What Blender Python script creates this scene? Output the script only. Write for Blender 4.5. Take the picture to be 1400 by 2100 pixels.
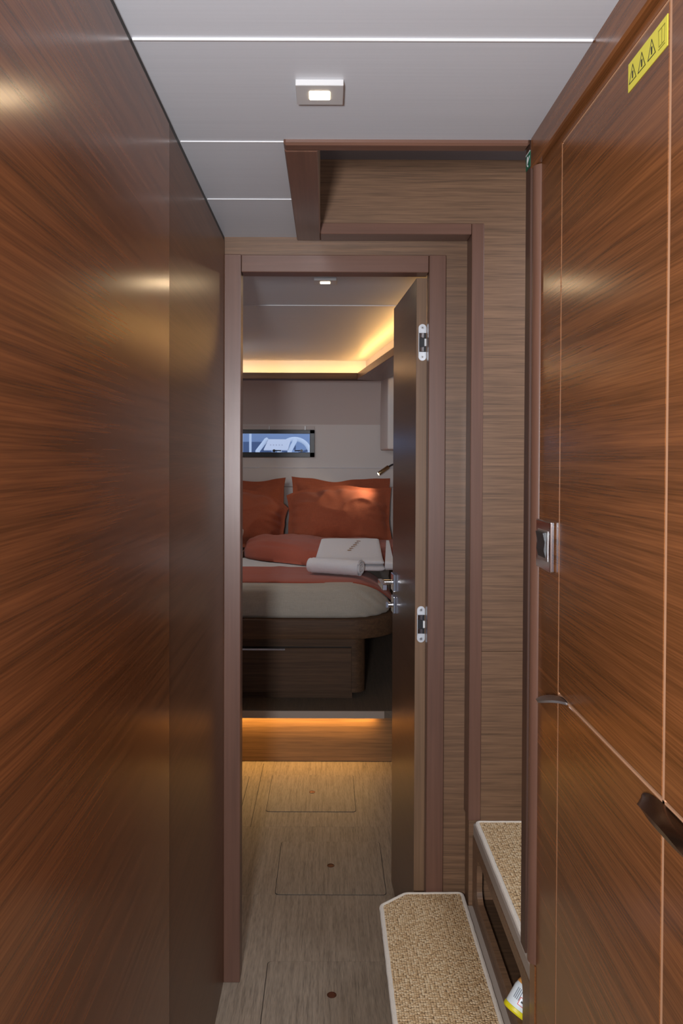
import bpy, bmesh, math, random
from mathutils import Vector, Matrix, noise

for o in list(bpy.data.objects):
    bpy.data.objects.remove(o)
C = bpy.context.scene.collection
R = math.radians
random.seed(7)

# ------------------------------------------------------------------ camera
F = 1650.0                                   # focal length in pixels of the 1400 x 2100 frame
cd = bpy.data.cameras.new('camera')
cd.sensor_fit = 'VERTICAL'; cd.sensor_height = 36.0; cd.lens = F / 2100 * 36.0
cd.shift_x = (700 - 672.91) / 2100; cd.shift_y = (965.92 - 1050) / 2100
cd.clip_start = 0.02
cam = bpy.data.objects.new('camera', cd); C.objects.link(cam)
p, r = R(0.9), R(0.19)
fw = Vector((0, math.cos(p), -math.sin(p))); up = Vector((0, math.sin(p), math.cos(p))); rt = Vector((1, 0, 0))
rt2 = rt * math.cos(r) + up * math.sin(r); up2 = up * math.cos(r) - rt * math.sin(r)
M = Matrix((rt2, up2, -fw)).transposed().to_4x4()
M.translation = Vector((0, 0, 1.42))
cam.matrix_world = M
bpy.context.scene.camera = cam

# ------------------------------------------------------------------ light and exposure
vs = bpy.context.scene.view_settings
vs.view_transform = 'Standard'; vs.look = 'None'; vs.gamma = 1.0; vs.use_curve_mapping = False
vs.exposure = 0.75
w = bpy.data.worlds.new('world'); bpy.context.scene.world = w; w.use_nodes = True
wb = w.node_tree.nodes['Background']; wb.inputs[0].default_value = (0.62, 0.74, 1.0, 1); wb.inputs[1].default_value = 0.55

def area(name, loc, target, sx, sy, power, col, spread=180):
    l = bpy.data.lights.new(name, 'AREA'); l.shape = 'RECTANGLE'; l.size = sx; l.size_y = sy
    l.energy = power; l.color = col; l.spread = R(spread)
    o = bpy.data.objects.new(name, l); C.objects.link(o); o.location = loc
    o.rotation_euler = (Vector(target) - Vector(loc)).to_track_quat('-Z', 'Y').to_euler()
    return o
COOL = (0.93, 0.95, 1.0); WARM = (1.0, 0.53, 0.155)
area('assumed_camera_side_light', (-0.20, -0.3, 1.43), (0.0, 2.2, 1.4), 0.13, 0.16, 23, COOL)  # assumed light, unseen behind left of the camera, placed from the shadow edges
area('assumed_companionway_daylight', (1.05, 1.82, 1.95), (0.3, 2.0, 0.9), 0.5, 0.5, 4, (0.8, 0.88, 1.0))  # assumed daylight from the unseen stairwell, inferred from the bluish sheen on the wall
area('cabin_fill_light', (-0.75, 4.25, 1.97), (-0.15, 4.75, 0.8), 0.45, 0.45, 3.5, (0.9, 0.94, 1.0))  # added fill light, no real source, to brighten the bed area
area('cove_glow_back', (-0.35, 4.725, 1.924), (-0.35, 4.80, 1.955), 1.6, 0.010, 0.45, WARM, 120)
area('cove_glow_side', (0.285, 3.9, 1.925), (0.22, 3.893, 2.0), 1.7, 0.012, 1.4, WARM)
area('nose_glow', (-0.40, 3.722, 0.214), (-0.40, 3.70, 0.0), 1.25, 0.008, 1.7, (1.0, 0.58, 0.18))

# ------------------------------------------------------------------ materials
def mat(name, col, rough=0.5, metal=0.0, coat=0.0, emit=None, estr=0.0, coat_rough=0.1, spec=0.5):
    m = bpy.data.materials.new(name); m.use_nodes = True
    b = m.node_tree.nodes['Principled BSDF']
    b.inputs['Base Color'].default_value = (*col, 1)
    b.inputs['Roughness'].default_value = rough; b.inputs['Metallic'].default_value = metal
    b.inputs['Coat Weight'].default_value = coat; b.inputs['Coat Roughness'].default_value = coat_rough
    b.inputs['Specular IOR Level'].default_value = spec
    if emit:
        b.inputs['Emission Color'].default_value = (*emit, 1); b.inputs['Emission Strength'].default_value = estr
    return m

def nodes_of(m):
    return m.node_tree.nodes, m.node_tree.links, m.node_tree.nodes['Principled BSDF']

def ramp(n, stops):
    cr = n.new('ShaderNodeValToRGB')
    e = cr.color_ramp.elements
    while len(e) < len(stops): e.new(0.5)
    for el, (pos, col) in zip(e, stops):
        el.position = pos; el.color = (*col, 1)
    return cr

def wood(name, dark, mid, light, axis='Y', along=1.3, across=46, rough=0.3, coat=0.0, bump=0.05, coat_rough=0.12, fine=6.0, spec=0.5):
    m = mat(name, mid, rough, coat=coat, coat_rough=coat_rough, spec=spec)
    n, l, b = nodes_of(m)
    tc = n.new('ShaderNodeTexCoord'); mp = n.new('ShaderNodeMapping')
    s = [across] * 3; s['XYZ'.index(axis)] = along
    mp.inputs['Scale'].default_value = s
    mp.inputs['Location'].default_value = (random.random() * 9, random.random() * 9, random.random() * 9)
    l.new(tc.outputs['Object'], mp.inputs['Vector'])
    n1 = n.new('ShaderNodeTexNoise'); n1.inputs['Scale'].default_value = 1.0; n1.inputs['Detail'].default_value = 5; n1.inputs['Roughness'].default_value = 0.62; n1.inputs['Distortion'].default_value = 0.25
    l.new(mp.outputs[0], n1.inputs['Vector'])
    mp2 = n.new('ShaderNodeMapping'); s2 = [across * fine] * 3; s2['XYZ'.index(axis)] = along * 5
    mp2.inputs['Scale'].default_value = s2
    l.new(tc.outputs['Object'], mp2.inputs['Vector'])
    n2 = n.new('ShaderNodeTexNoise'); n2.inputs['Scale'].default_value = 1.0; n2.inputs['Detail'].default_value = 2
    l.new(mp2.outputs[0], n2.inputs['Vector'])
    mx = n.new('ShaderNodeMix'); mx.data_type = 'FLOAT'; mx.inputs[0].default_value = 0.42
    l.new(n1.outputs[0], mx.inputs[2]); l.new(n2.outputs[0], mx.inputs[3])
    cr = ramp(n, [(0.36, dark), (0.5, mid), (0.64, light)])
    l.new(mx.outputs[0], cr.inputs[0]); l.new(cr.outputs[0], b.inputs['Base Color'])
    bp = n.new('ShaderNodeBump'); bp.inputs['Strength'].default_value = bump; bp.inputs['Distance'].default_value = 0.001
    l.new(mx.outputs[0], bp.inputs['Height']); l.new(bp.outputs[0], b.inputs['Normal'])
    return m

def mul(c, k): return tuple(v * k for v in c)
TEAK = (0.172, 0.062, 0.0195)
W_LEFT = wood('teak_gloss_left', mul(TEAK, .62), TEAK, mul(TEAK, 1.4), 'Y', 1.3, 75, rough=0.22, spec=0.4, coat=0.0)
W_LEFT2 = wood('teak_satin_left', mul((0.12, 0.05, 0.022), .75), (0.12, 0.05, 0.022), mul((0.12, 0.05, 0.022), 1.25), 'Y', 1.3, 75, rough=0.30, spec=0.18)
W_RIGHT = wood('teak_cabinet', mul(TEAK, .62), TEAK, mul(TEAK, 1.4), 'Y', 1.3, 75, rough=0.22, spec=0.4)
MAH = (0.142, 0.068, 0.044)
WX = (0.170, 0.092, 0.049)
W_BACK = wood('teak_back', mul(WX, .6), WX, mul(WX, 1.35), 'X', 2.2, 115, rough=0.42, bump=0.12, fine=4.0)
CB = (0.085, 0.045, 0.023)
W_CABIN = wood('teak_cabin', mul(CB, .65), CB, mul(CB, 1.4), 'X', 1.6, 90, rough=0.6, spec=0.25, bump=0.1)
CK = (0.20, 0.105, 0.042)
W_KICK = wood('teak_kick', mul(CK, .65), CK, mul(CK, 1.35), 'X', 1.6, 80, rough=0.45, bump=0.1)
W_DARK = wood('dark_mahogany', mul(MAH, .45), mul(MAH, .5), mul(MAH, .6), 'Z', 0.8, 20, rough=0.5, bump=0.02)
PLAT = (0.13, 0.098, 0.07)
W_FRAME_V = wood('mahogany_upright', mul(MAH, .85), MAH, mul(MAH, 1.15), 'Z', 0.8, 20, rough=0.36, bump=0.02)
W_FRAME_X = wood('mahogany_crosswise', mul(MAH, .85), MAH, mul(MAH, 1.15), 'X', 0.8, 20, rough=0.36, bump=0.02)
W_FRAME_Y = wood('mahogany_lengthwise', mul(MAH, .85), MAH, mul(MAH, 1.2), 'Y', 0.8, 30, rough=0.36, bump=0.02)
W_DOOR = wood('teak_door', mul((0.10, 0.05, 0.028), .8), (0.10, 0.05, 0.028), mul((0.10, 0.05, 0.028), 1.2), 'Y', 1.1, 42, rough=0.3)
W_EDGE = wood('teak_edge', mul((0.20, 0.112, 0.06), .8), (0.20, 0.112, 0.06), mul((0.20, 0.112, 0.06), 1.2), 'Z', 0.8, 60, rough=0.45)
OAK = (0.305, 0.235, 0.170)
def oak(name, k): return wood(name, mul(OAK, .62 * k), mul(OAK, k), mul(OAK, 1.3 * k), 'Y', 6, 130, rough=0.5, bump=0.2, fine=4)
W_FLOOR = oak('oak_floor', 1.0); W_FLOOR2 = oak('oak_floor_middle', 0.93); W_FLOOR3 = oak('oak_floor_far', 0.97)
W_PLAT = wood('shaded_platform', mul(PLAT, .8), PLAT, mul(PLAT, 1.2), 'Y', 5, 90, rough=0.6, bump=0.2)  # floor tone darkened: the weaker light on the platform is put into the colour
W_HATCH = oak('oak_hatch', 0.95)
BAND = mat('edge_band', (0.55, 0.30, 0.17), 0.45)
GAP = mat('dark_gap', (0.012, 0.009, 0.007), 0.7)
RUBBER = mat('dark_rubber', (0.03, 0.025, 0.018), 0.6)
CHROME = mat('chrome', (0.75, 0.75, 0.76), 0.12, 1.0)
SATIN = mat('satin_steel', (0.62, 0.62, 0.62), 0.32, 1.0)
ALU = mat('aluminium', (0.72, 0.74, 0.77), 0.4, 0.6)
BLACKP = mat('black_plastic', (0.018, 0.018, 0.02), 0.35)
BRONZE = mat('dark_bronze', (0.09, 0.05, 0.03), 0.18, 0.9)
PEWTER = mat('pewter', (0.3, 0.27, 0.25), 0.3, 0.9)
BRASS = mat('brass', (0.42, 0.32, 0.18), 0.25, 1.0)
COPPER = mat('copper_lock', (0.16, 0.06, 0.035), 0.35, 0.7)
WHITE = mat('white_gloss', (0.8, 0.8, 0.8), 0.3)
CREAM = mat('cream_vinyl', (0.66, 0.58, 0.54), 0.55)
CREAM2 = mat('cream_hull_lining', (0.72, 0.66, 0.62), 0.5)
GREYP = mat('grey_nosing', (0.36, 0.30, 0.25), 0.5)
YELLOW = mat('yellow_vinyl', (0.72, 0.64, 0.06), 0.45)
INK = mat('black_ink', (0.015, 0.015, 0.01), 0.5)
INKG = mat('olive_ink', (0.22, 0.2, 0.02), 0.5)
GREEN = mat('green_vinyl', (0.0, 0.13, 0.07), 0.4)
REDP = mat('red_print', (0.65, 0.06, 0.04), 0.5)
ORANGE = mat('orange_print', (0.75, 0.33, 0.07), 0.4)
GREYINK = mat('grey_print', (0.2, 0.22, 0.25), 0.5)
LAMPG = mat('satin_grey_housing', (0.60, 0.59, 0.58), 0.4, 0.2)
LENS = mat('lamp_lens', (1, 1, 1), 0.4, emit=(1.0, 0.78, 0.48), estr=4.5)
def ceiling_mat():
    m = mat('ceiling_panel', (0.60, 0.61, 0.635), 0.42)
    n, l, b = nodes_of(m)
    tc = n.new('ShaderNodeTexCoord'); mp = n.new('ShaderNodeMapping'); mp.inputs['Scale'].default_value = (2, 160, 160)
    nz = n.new('ShaderNodeTexNoise'); nz.inputs['Scale'].default_value = 1; nz.inputs['Detail'].default_value = 3
    l.new(tc.outputs['Object'], mp.inputs[0]); l.new(mp.outputs[0], nz.inputs[0])
    cr = ramp(n, [(0.3, (0.585, 0.595, 0.62)), (0.7, (0.615, 0.625, 0.65))]); l.new(nz.outputs[0], cr.inputs[0]); l.new(cr.outputs[0], b.inputs['Base Color'])
    return m
CEIL = ceiling_mat()

def cloth(name, col, scale=900, rough=0.85, bump=0.25, sheen=0.15, var=0.12):
    m = mat(name, col, rough); n, l, b = nodes_of(m)
    b.inputs['Sheen Weight'].default_value = sheen
    tc = n.new('ShaderNodeTexCoord')
    hs = []
    for k in (0, 1):
        mp = n.new('ShaderNodeMapping'); s = [scale] * 3; s[k * 2] = scale * 0.06; mp.inputs['Scale'].default_value = s
        nz = n.new('ShaderNodeTexNoise'); nz.inputs['Scale'].default_value = 1; nz.inputs['Detail'].default_value = 2
        l.new(tc.outputs['Object'], mp.inputs[0]); l.new(mp.outputs[0], nz.inputs[0]); hs.append(nz)
    ad = n.new('ShaderNodeMath'); ad.operation = 'ADD'; l.new(hs[0].outputs[0], ad.inputs[0]); l.new(hs[1].outputs[0], ad.inputs[1])
    cr = ramp(n, [(0.3, mul(col, 1 - var)), (0.7, mul(col, 1 + var))])
    hv = n.new('ShaderNodeMath'); hv.operation = 'MULTIPLY'; hv.inputs[1].default_value = 0.5
    l.new(ad.outputs[0], hv.inputs[0]); l.new(hv.outputs[0], cr.inputs[0]); l.new(cr.outputs[0], b.inputs['Base Color'])
    bp = n.new('ShaderNodeBump'); bp.inputs['Strength'].default_value = bump; bp.inputs['Distance'].default_value = 0.001
    l.new(ad.outputs[0], bp.inputs['Height']); l.new(bp.outputs[0], b.inputs['Normal'])
    return m
RUST = cloth('rust_linen', (0.36, 0.085, 0.034), 260, bump=0.5)
RUST2 = cloth('rust_duvet', (0.36, 0.078, 0.040), 400)
BEIGE = cloth('beige_fitted_sheet', (0.42, 0.375, 0.31), 500)
SHEET = cloth('white_sheet', (0.62, 0.6, 0.57), 500)
TOWEL = cloth('white_terry', (0.74, 0.72, 0.74), 700, 0.95, 0.5, 0.4, 0.06)
BINDING = cloth('beige_binding', (0.68, 0.59, 0.48), 700, 0.95, 0.5, 0.3)

def sisal():
    m = mat('sisal', (0.4, 0.28, 0.13), 0.9); n, l, b = nodes_of(m)
    tc = n.new('ShaderNodeTexCoord')
    mp = n.new('ShaderNodeMapping'); mp.inputs['Scale'].default_value = (180, 185, 0)
    l.new(tc.outputs['Object'], mp.inputs[0])
    def voro(feature):
        v = n.new('ShaderNodeTexVoronoi'); v.voronoi_dimensions = '2D'; v.feature = feature
        v.inputs['Scale'].default_value = 1.0; v.inputs['Randomness'].default_value = 0.42
        l.new(mp.outputs[0], v.inputs['Vector']); return v
    v1 = voro('F1'); v2 = voro('SMOOTH_F1'); v2.inputs['Smoothness'].default_value = 0.15
    tint = n.new('ShaderNodeSeparateColor'); l.new(v1.outputs['Color'], tint.inputs[0])
    base = ramp(n, [(0.1, (0.56, 0.36, 0.175)), (0.5, (0.68, 0.46, 0.24)), (0.9, (0.80, 0.60, 0.36))]); l.new(tint.outputs[0], base.inputs[0])
    pit = ramp(n, [(0.36, (1, 1, 1)), (0.60, (0.42, 0.36, 0.30)), (0.74, (0.10, 0.07, 0.05))]); l.new(v2.outputs['Distance'], pit.inputs[0])
    mx = n.new('ShaderNodeMix'); mx.data_type = 'RGBA'; mx.blend_type = 'MULTIPLY'; mx.inputs[0].default_value = 1
    l.new(base.outputs[0], mx.inputs[6]); l.new(pit.outputs[0], mx.inputs[7]); l.new(mx.outputs[2], b.inputs['Base Color'])
    inv = n.new('ShaderNodeMath'); inv.operation = 'SUBTRACT'; inv.inputs[0].default_value = 1; l.new(v2.outputs['Distance'], inv.inputs[1])
    bp = n.new('ShaderNodeBump'); bp.inputs['Strength'].default_value = 0.8; bp.inputs['Distance'].default_value = 0.003
    l.new(inv.outputs[0], bp.inputs['Height']); l.new(bp.outputs[0], b.inputs['Normal'])
    return m
SISAL = sisal()
def glass():
    m = bpy.data.materials.new('window_glass'); m.use_nodes = True; n, l, b = nodes_of(m)
    b.inputs['Base Color'].default_value = (0.93, 0.97, 1, 1); b.inputs['Roughness'].default_value = 0.0
    b.inputs['Transmission Weight'].default_value = 1.0; b.inputs['IOR'].default_value = 1.02
    return m
GLASS = glass()

# ------------------------------------------------------------------ shape helpers
class MB:
    def __init__(s): s.bm = bmesh.new()
    def box(s, x0, x1, y0, y1, z0, z1, bev=0.0, seg=1, rot=None):
        b = bmesh.new(); bmesh.ops.create_cube(b, size=1)
        for v in b.verts:
            v.co = Vector(((x0 + x1) / 2 + v.co.x * (x1 - x0), (y0 + y1) / 2 + v.co.y * (y1 - y0), (z0 + z1) / 2 + v.co.z * (z1 - z0)))
        if bev > 0: bmesh.ops.bevel(b, geom=b.edges[:], offset=bev, segments=seg, profile=0.5, affect='EDGES')
        if rot is not None:
            for v in b.verts: v.co = rot @ v.co
        return s._add(b)
    def _add(s, b):
        me = bpy.data.meshes.new('tmp'); b.to_mesh(me); b.free(); s.bm.from_mesh(me); bpy.data.meshes.remove(me); return s
    def prism(s, poly, d, h0, h1, bev=0.0, seg=2, xf=None):
        """poly in the two axes other than d, swept along d from h0 to h1"""
        b = bmesh.new(); i = 'XYZ'.index(d); oth = [k for k in range(3) if k != i]
        def P(q, h):
            c = [0, 0, 0]; c[oth[0]] = q[0]; c[oth[1]] = q[1]; c[i] = h; return b.verts.new(c)
        A = [P(q, h0) for q in poly]; B = [P(q, h1) for q in poly]; n = len(poly)
        b.faces.new(A); b.faces.new(B[::-1])
        for k in range(n): b.faces.new((A[k], B[k], B[(k + 1) % n], A[(k + 1) % n]))
        bmesh.ops.recalc_face_normals(b, faces=b.faces[:])
        if bev > 0:
            ed = [e for e in b.edges if abs((e.verts[0].co - e.verts[1].co)[i]) < 1e-6]
            bmesh.ops.bevel(b, geom=ed, offset=bev, segments=seg, profile=0.5, affect='EDGES')
        if xf is not None:
            for v in b.verts: v.co = xf @ v.co
        return s._add(b)
    def tube(s, pts, rad, n=12, closed=False, cap=True):
        b = bmesh.new(); pts = [Vector(q) for q in pts]; rings = []; m = len(pts)
        rads = rad if isinstance(rad, (list, tuple)) else [rad] * m
        ref = None
        for k, q in enumerate(pts):
            a = pts[(k - 1) % m] if (closed or k > 0) else q; c = pts[(k + 1) % m] if (closed or k < m - 1) else q
            t = (c - a).normalized()
            if ref is None: ref = Vector((0, 0, 1)) if abs(t.z) < 0.9 else Vector((1, 0, 0))
            u = (ref - t * ref.dot(t)).normalized(); v = t.cross(u); ref = u
            rings.append([b.verts.new(q + (u * math.cos(2 * math.pi * j / n) + v * math.sin(2 * math.pi * j / n)) * rads[k]) for j in range(n)])
        for k in range(m if closed else m - 1):
            A, B = rings[k], rings[(k + 1) % m]
            for j in range(n): b.faces.new((A[j], A[(j + 1) % n], B[(j + 1) % n], B[j]))
        if cap and not closed:
            b.faces.new(rings[0][::-1]); b.faces.new(rings[-1])
        bmesh.ops.recalc_face_normals(b, faces=b.faces[:])
        return s._add(b)
    def grid(s, fn, nu, nv, thick=0.0, wrapu=False):
        b = bmesh.new()
        V = [[b.verts.new(fn(i / nu, j / nv)) for j in range(nv + 1)] for i in range(nu + (0 if wrapu else 1))]
        for i in range(nu):
            A, B = V[i], V[(i + 1) % len(V)]
            for j in range(nv): b.faces.new((A[j], B[j], B[j + 1], A[j + 1]))
        bmesh.ops.recalc_face_normals(b, faces=b.faces[:])
        if thick: bmesh.ops.solidify(b, geom=b.faces[:], thickness=thick)
        return s._add(b)
    def build(s, name, m, parent=None, local=False, smooth=False, kind=None, origin=None, label=None):
        bmesh.ops.remove_doubles(s.bm, verts=s.bm.verts[:], dist=1e-6)
        me = bpy.data.meshes.new(name)
        base = Vector(origin) if origin else Vector((0, 0, 0))
        if parent is not None and not local: base = WORLD[parent.name].copy()
        if not local:
            for v in s.bm.verts: v.co -= base
        s.bm.to_mesh(me); s.bm.free(); me.materials.append(m)
        if smooth:
            for f in me.polygons: f.use_smooth = True
            if smooth != 'all': 
                try: me.set_sharp_from_angle(angle=R(35))
                except Exception: pass
        o = bpy.data.objects.new(name, me); C.objects.link(o)
        if parent is not None: o.parent = parent; WORLD[o.name] = base
        else: o.location = base; WORLD[o.name] = base
        if kind: o['kind'] = kind
        if label: o['label'] = label
        return o
WORLD = {}
def box(name, m, x0, x1, y0, y1, z0, z1, bev=0.0, parent=None, local=False, kind=None, label=None, seg=1):
    return MB().box(x0, x1, y0, y1, z0, z1, bev, seg).build(name, m, parent, local, False, kind, label=label)
def struct(name, m, *a, bev=0.0): return box(name, m, *a, bev=bev, kind='structure')
def tag(o, label, cat, group=None):
    o['label'] = label; o['category'] = cat
    if group: o['group'] = group
    return o
def thing(name, loc, label, cat, group=None, rot=(0, 0, 0)):
    o = bpy.data.objects.new(name, None); C.objects.link(o); o.location = loc; o.rotation_euler = rot
    o.empty_display_size = 0.05
    WORLD[o.name] = Vector(loc); return tag(o, label, cat, group)
def copy_tree(o, parent=None):
    c = o.copy(); C.objects.link(c); c.parent = parent; WORLD[c.name] = WORLD[o.name].copy()
    for ch in list(o.children): copy_tree(ch, c)
    return c
def disc(mb, cx, cz, y0, y1, rad, n=20):
    mb.prism([(cx + rad * math.cos(2 * math.pi * k / n), cz + rad * math.sin(2 * math.pi * k / n)) for k in range(n)], 'Y', y0, y1); return mb

# ================================================================== THE SETTING
CZ = 2.014                                                   # corridor ceiling height
struct('floor', W_FLOOR, -0.30, 0.60, -0.9, 2.596, -0.03, 0.0)
struct('floor', W_FLOOR2, -1.2, 0.60, 2.597, 3.08, -0.03, 0.0)
struct('floor', W_FLOOR3, -1.2, 0.60, 3.081, 3.80, -0.03, 0.0)
struct('trim_1', GAP, -0.2960, -0.2940, 3.081, 3.72, -0.002, 0.0004)
struct('wall_left', W_LEFT, -0.32, -0.2785, -0.9, 1.4095, 0, 2.000)
struct('wall_left_panel', W_LEFT2, -0.32, -0.2795, 1.411, 2.168, 0, 2.000)
struct('trim_2', BAND, -0.30, -0.2790, 1.4096, 1.4109, 1.2, 2.000)
struct('trim_3', RUBBER, -0.32, -0.281, -0.9, 2.17, 2.000, CZ)
# ceiling panels with a lit lip between them
ys = [-0.9, 1.148, 1.517, 1.852, 2.17]
for k in range(4):
    x1 = 0.40 if k < 2 else -0.085
    if k == 1:
        struct('ceiling', CEIL, -0.30, 0.40, ys[1], 1.5065, CZ - 0.0005, CZ + 0.03); struct('ceiling', CEIL, -0.30, -0.085, 1.5065, 1.517, CZ - 0.0005, CZ + 0.03)
    else:
        struct('ceiling', CEIL, -0.30, x1, ys[k], ys[k + 1], CZ - 0.0005 * min(k, 1), CZ + 0.03)
for k, (yy, hh) in enumerate(((1.148, 0.0032), (1.517, 0.0022), (1.852, 0.0022))):
    struct('trim_4', WHITE, -0.279, 0.372 if k == 0 else -0.085, yy - 0.001, yy + 0.0015, CZ - hh, CZ + 0.002)
# ceiling hatch opening above the stairs: border boards, inner walls, lid
struct('trim_5', W_FRAME_X, -0.0855, 0.3735, 1.5065, 1.5395, CZ - 0.010, CZ + 0.02, bev=0.004)
struct('trim_6', W_FRAME_Y, -0.0855, -0.0225, 1.5405, 2.168, CZ - 0.010, CZ + 0.02, bev=0.002)
struct('wall_hatch_side', W_BACK, -0.06, -0.0235, 1.53, 2.12, CZ + 0.02, 2.22)
struct('wall_hatch_front', W_BACK, -0.02, 1.2, 1.50, 1.538, CZ + 0.02, 2.22)
struct('ceiling_hatch', mat('hatch_lid', (0.13, 0.105, 0.10), 0.5), -0.06, 1.2, 1.50, 2.107, 2.198, 2.235)
# wall with the cabin door
struct('wall_door', W_BACK, -0.30, 0.40, 2.17, 2.205, 1.945, 2.04)
struct('wall_door', W_BACK, 0.29, 0.60, 2.17, 2.205, 0, 1.945)
struct('wall_door', W_BACK, -1.2, -0.262, 2.17, 2.205, 0, 1.945)
struct('trim_7', W_FRAME_V, -0.2795, -0.2350, 2.156, 2.212, 0, 1.9645, bev=0.0015)
struct('trim_8', W_FRAME_X, -0.2340, 0.2665, 2.158, 2.212, 1.9175, 1.9635, bev=0.0015)
struct('trim_9', W_FRAME_V, 0.2675, 0.3130, 2.156, 2.200, 0, 1.9635, bev=0.0015)
# wall behind the stairs, standing proud of the door wall, with its bordering boards
mb = MB(); mb.prism([(0.374, 0.915), (1.3, 0.915), (1.3, 2.22), (-0.05, 2.22), (-0.05, 2.02), (0.374, 2.02)], 'Y', 2.108, 2.165); mb.build('wall_stair', W_BACK, kind='structure')
struct('wall_stair', W_BACK, 0.374, 1.3, 2.1085, 2.165, 0.0, 0.9135)
struct('trim_10', W_FRAME_X, -0.0220, 0.3700, 2.099, 2.167, 2.0030, 2.0315, bev=0.0012)
struct('trim_11', W_FRAME_V, 0.3705, 0.4025, 2.098, 2.168, 0.470, 2.031, bev=0.0012)
struct('wall_stair_far', W_BACK, 1.30, 1.33, 1.3, 2.165, 0.0, 1.2)
# cornice along the right and the post at the stair corner
struct('trim_12', W_RIGHT, 0.374, 0.46, -0.9, 1.5045, 1.958, CZ + 0.02, bev=0.003)
struct('trim_13', W_DARK, 0.3745, 0.42, 1.5055, 1.5415, 0.486, CZ + 0.02, bev=0.001)
mb = MB()
mb.prism([(0.374 + 0.0185 - 0.0185 * math.sin(a), 1.4865 + 0.0185 * math.cos(a)) for a in [math.pi * k / 10 for k in range(11)]], 'Z', 0.486, 1.957)
mb.build('trim_14', W_FRAME_V, kind='structure', smooth=True)

# ---- cabin beyond the door
KZ = 2.0
mb = MB(); mb.prism([(-1.2, 2.206), (0.60, 2.206), (0.60, 3.0), (0.60, 4.80), (-1.2, 4.80)], 'Z', KZ, KZ + 0.03); mb.build('ceiling_cabin', CEIL, kind='structure')
struct('trim_15', WHITE, -1.2, 0.6, 3.058, 3.0605, KZ - 0.002, KZ + 0.002)
struct('wall_cabin_left', CREAM2, -1.23, -1.2, 2.2, 5.8, 0, 2.2)
struct('wall_cabin_right', CREAM2, 0.60, 0.63, 2.2, 5.8, 0, 2.2)
struct('wall_cove_back', CREAM2, -1.2, 0.6, 4.80, 4.812, 1.9195, KZ)
struct('ceiling_over_bed', CREAM, -1.2, 0.6, 4.812, 5.79, KZ, KZ + 0.03)
mb = MB(); mb.prism([(0.222, 4.80), (0.345, 3.65), (0.45, 2.65), (0.48, 2.65), (0.375, 3.65), (0.26, 4.80)], 'Z', 1.90, KZ); mb.build('wall_cove_side', CREAM2, kind='structure')
mb = MB(); mb.prism([(-1.2, 4.70), (0.166, 4.70), (0.31, 4.81), (-1.2, 4.81)], 'Z', 1.883, 1.919, bev=0.003); mb.build('trim_16', W_CABIN, kind='structure')
mb = MB(); mb.prism([(0.1675, 4.70), (0.285, 3.65), (0.41, 2.62), (0.57, 2.62), (0.45, 3.65), (0.32, 4.79)], 'Z', 1.880, 1.919, bev=0.003); mb.build('trim_17', W_FRAME_Y, kind='structure')
# hull lining: sloped upper panel, window band, head panel
mb = MB(); mb.prism([(5.60, 1.999), (5.735, 1.660), (5.78, 1.67), (5.65, 2.01)], 'X', -1.2, 0.60); mb.build('wall_lining_upper', CREAM, kind='structure')
WX0, WX1, WZ0, WZ1 = -0.80, -0.098, 1.428, 1.621
struct('wall_back', CREAM2, -1.2, WX0, 5.735, 5.79, 1.353, 1.662); struct('wall_back', CREAM2, WX1, 0.60, 5.735, 5.79, 1.353, 1.662)
struct('wall_back', CREAM2, WX0, WX1, 5.735, 5.79, WZ1, 1.662); struct('wall_back', CREAM2, WX0, WX1, 5.735, 5.79, 1.353, WZ0)
struct('wall_back', CREAM2, -1.2, 0.60, 5.705, 5.79, 1.218, 1.352, bev=0.004)
struct('wall_back', CREAM2, -1.2, 0.60, 5.703, 5.79, 0.2, 1.2165, bev=0.003)
mb = MB(); mb.box(0.366, 0.598, 4.98, 5.70, 1.476, 1.998, 0.012, 3); mb.build('wall_locker', CREAM2, kind='structure')
# platform step below the bed
struct('floor_platform', W_PLAT, -1.2, 0.598, 3.7005, 5.70, 0.2205, 0.2535)
struct('trim_18', GREYP, -1.2, 0.262, 3.694, 3.700, 0.2205, 0.2538)
struct('wall_kick', W_KICK, -1.2, 0.598, 3.745, 3.755, 0.003, 0.2203)
struct('wall_kick_back', GAP, -1.2, 0.598, 3.785, 3.799, 0.0, 0.2203)

# hull window: frame, pane, latches
win = bpy.data.objects.new('window_1', None); C.objects.link(win); win.location = (-0.45, 5.735, 1.52); win['kind'] = 'structure'; WORLD[win.name] = Vector((-0.45, 5.735, 1.52))
mb = MB()
fx, fz = 0.034, 0.026
for a in ((WX0, WX0 + fx, WZ0, WZ1), (WX1 - fx, WX1, WZ0, WZ1), (WX0, WX1, WZ1 - fz, WZ1), (WX0, WX1, WZ0, WZ0 + fz + 0.008)):
    mb.box(a[0], a[1], 5.715, 5.78, a[2], a[3], 0.002)
mb.build('window_frame', BLACKP, win)
box('pane', GLASS, WX0 + fx, WX1 - fx, 5.76, 5.764, WZ0 + fz + 0.008, WZ1 - fz, parent=win)
for x in (-0.385, -0.19):
    mb = MB(); mb.tube([(x, 5.71, WZ0 + 0.047), (x + (0.05 if x < -0.3 else -0.05), 5.71, WZ0 + 0.045)], 0.004, 8); disc(mb, x, WZ0 + 0.045, 5.702, 5.72, 0.010); mb.build('latch', BLACKP, win, smooth=True)
mb = MB(); mb.box(WX0, WX1, 5.727, 5.7345, 1.622, 1.650, 0.001); mb.build('blind', CREAM, win)
for x in (-0.42, -0.165): box('blind_clip', WHITE, x - 0.004, x + 0.004, 5.719, 5.727, 1.616, 1.648, parent=win)

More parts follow.
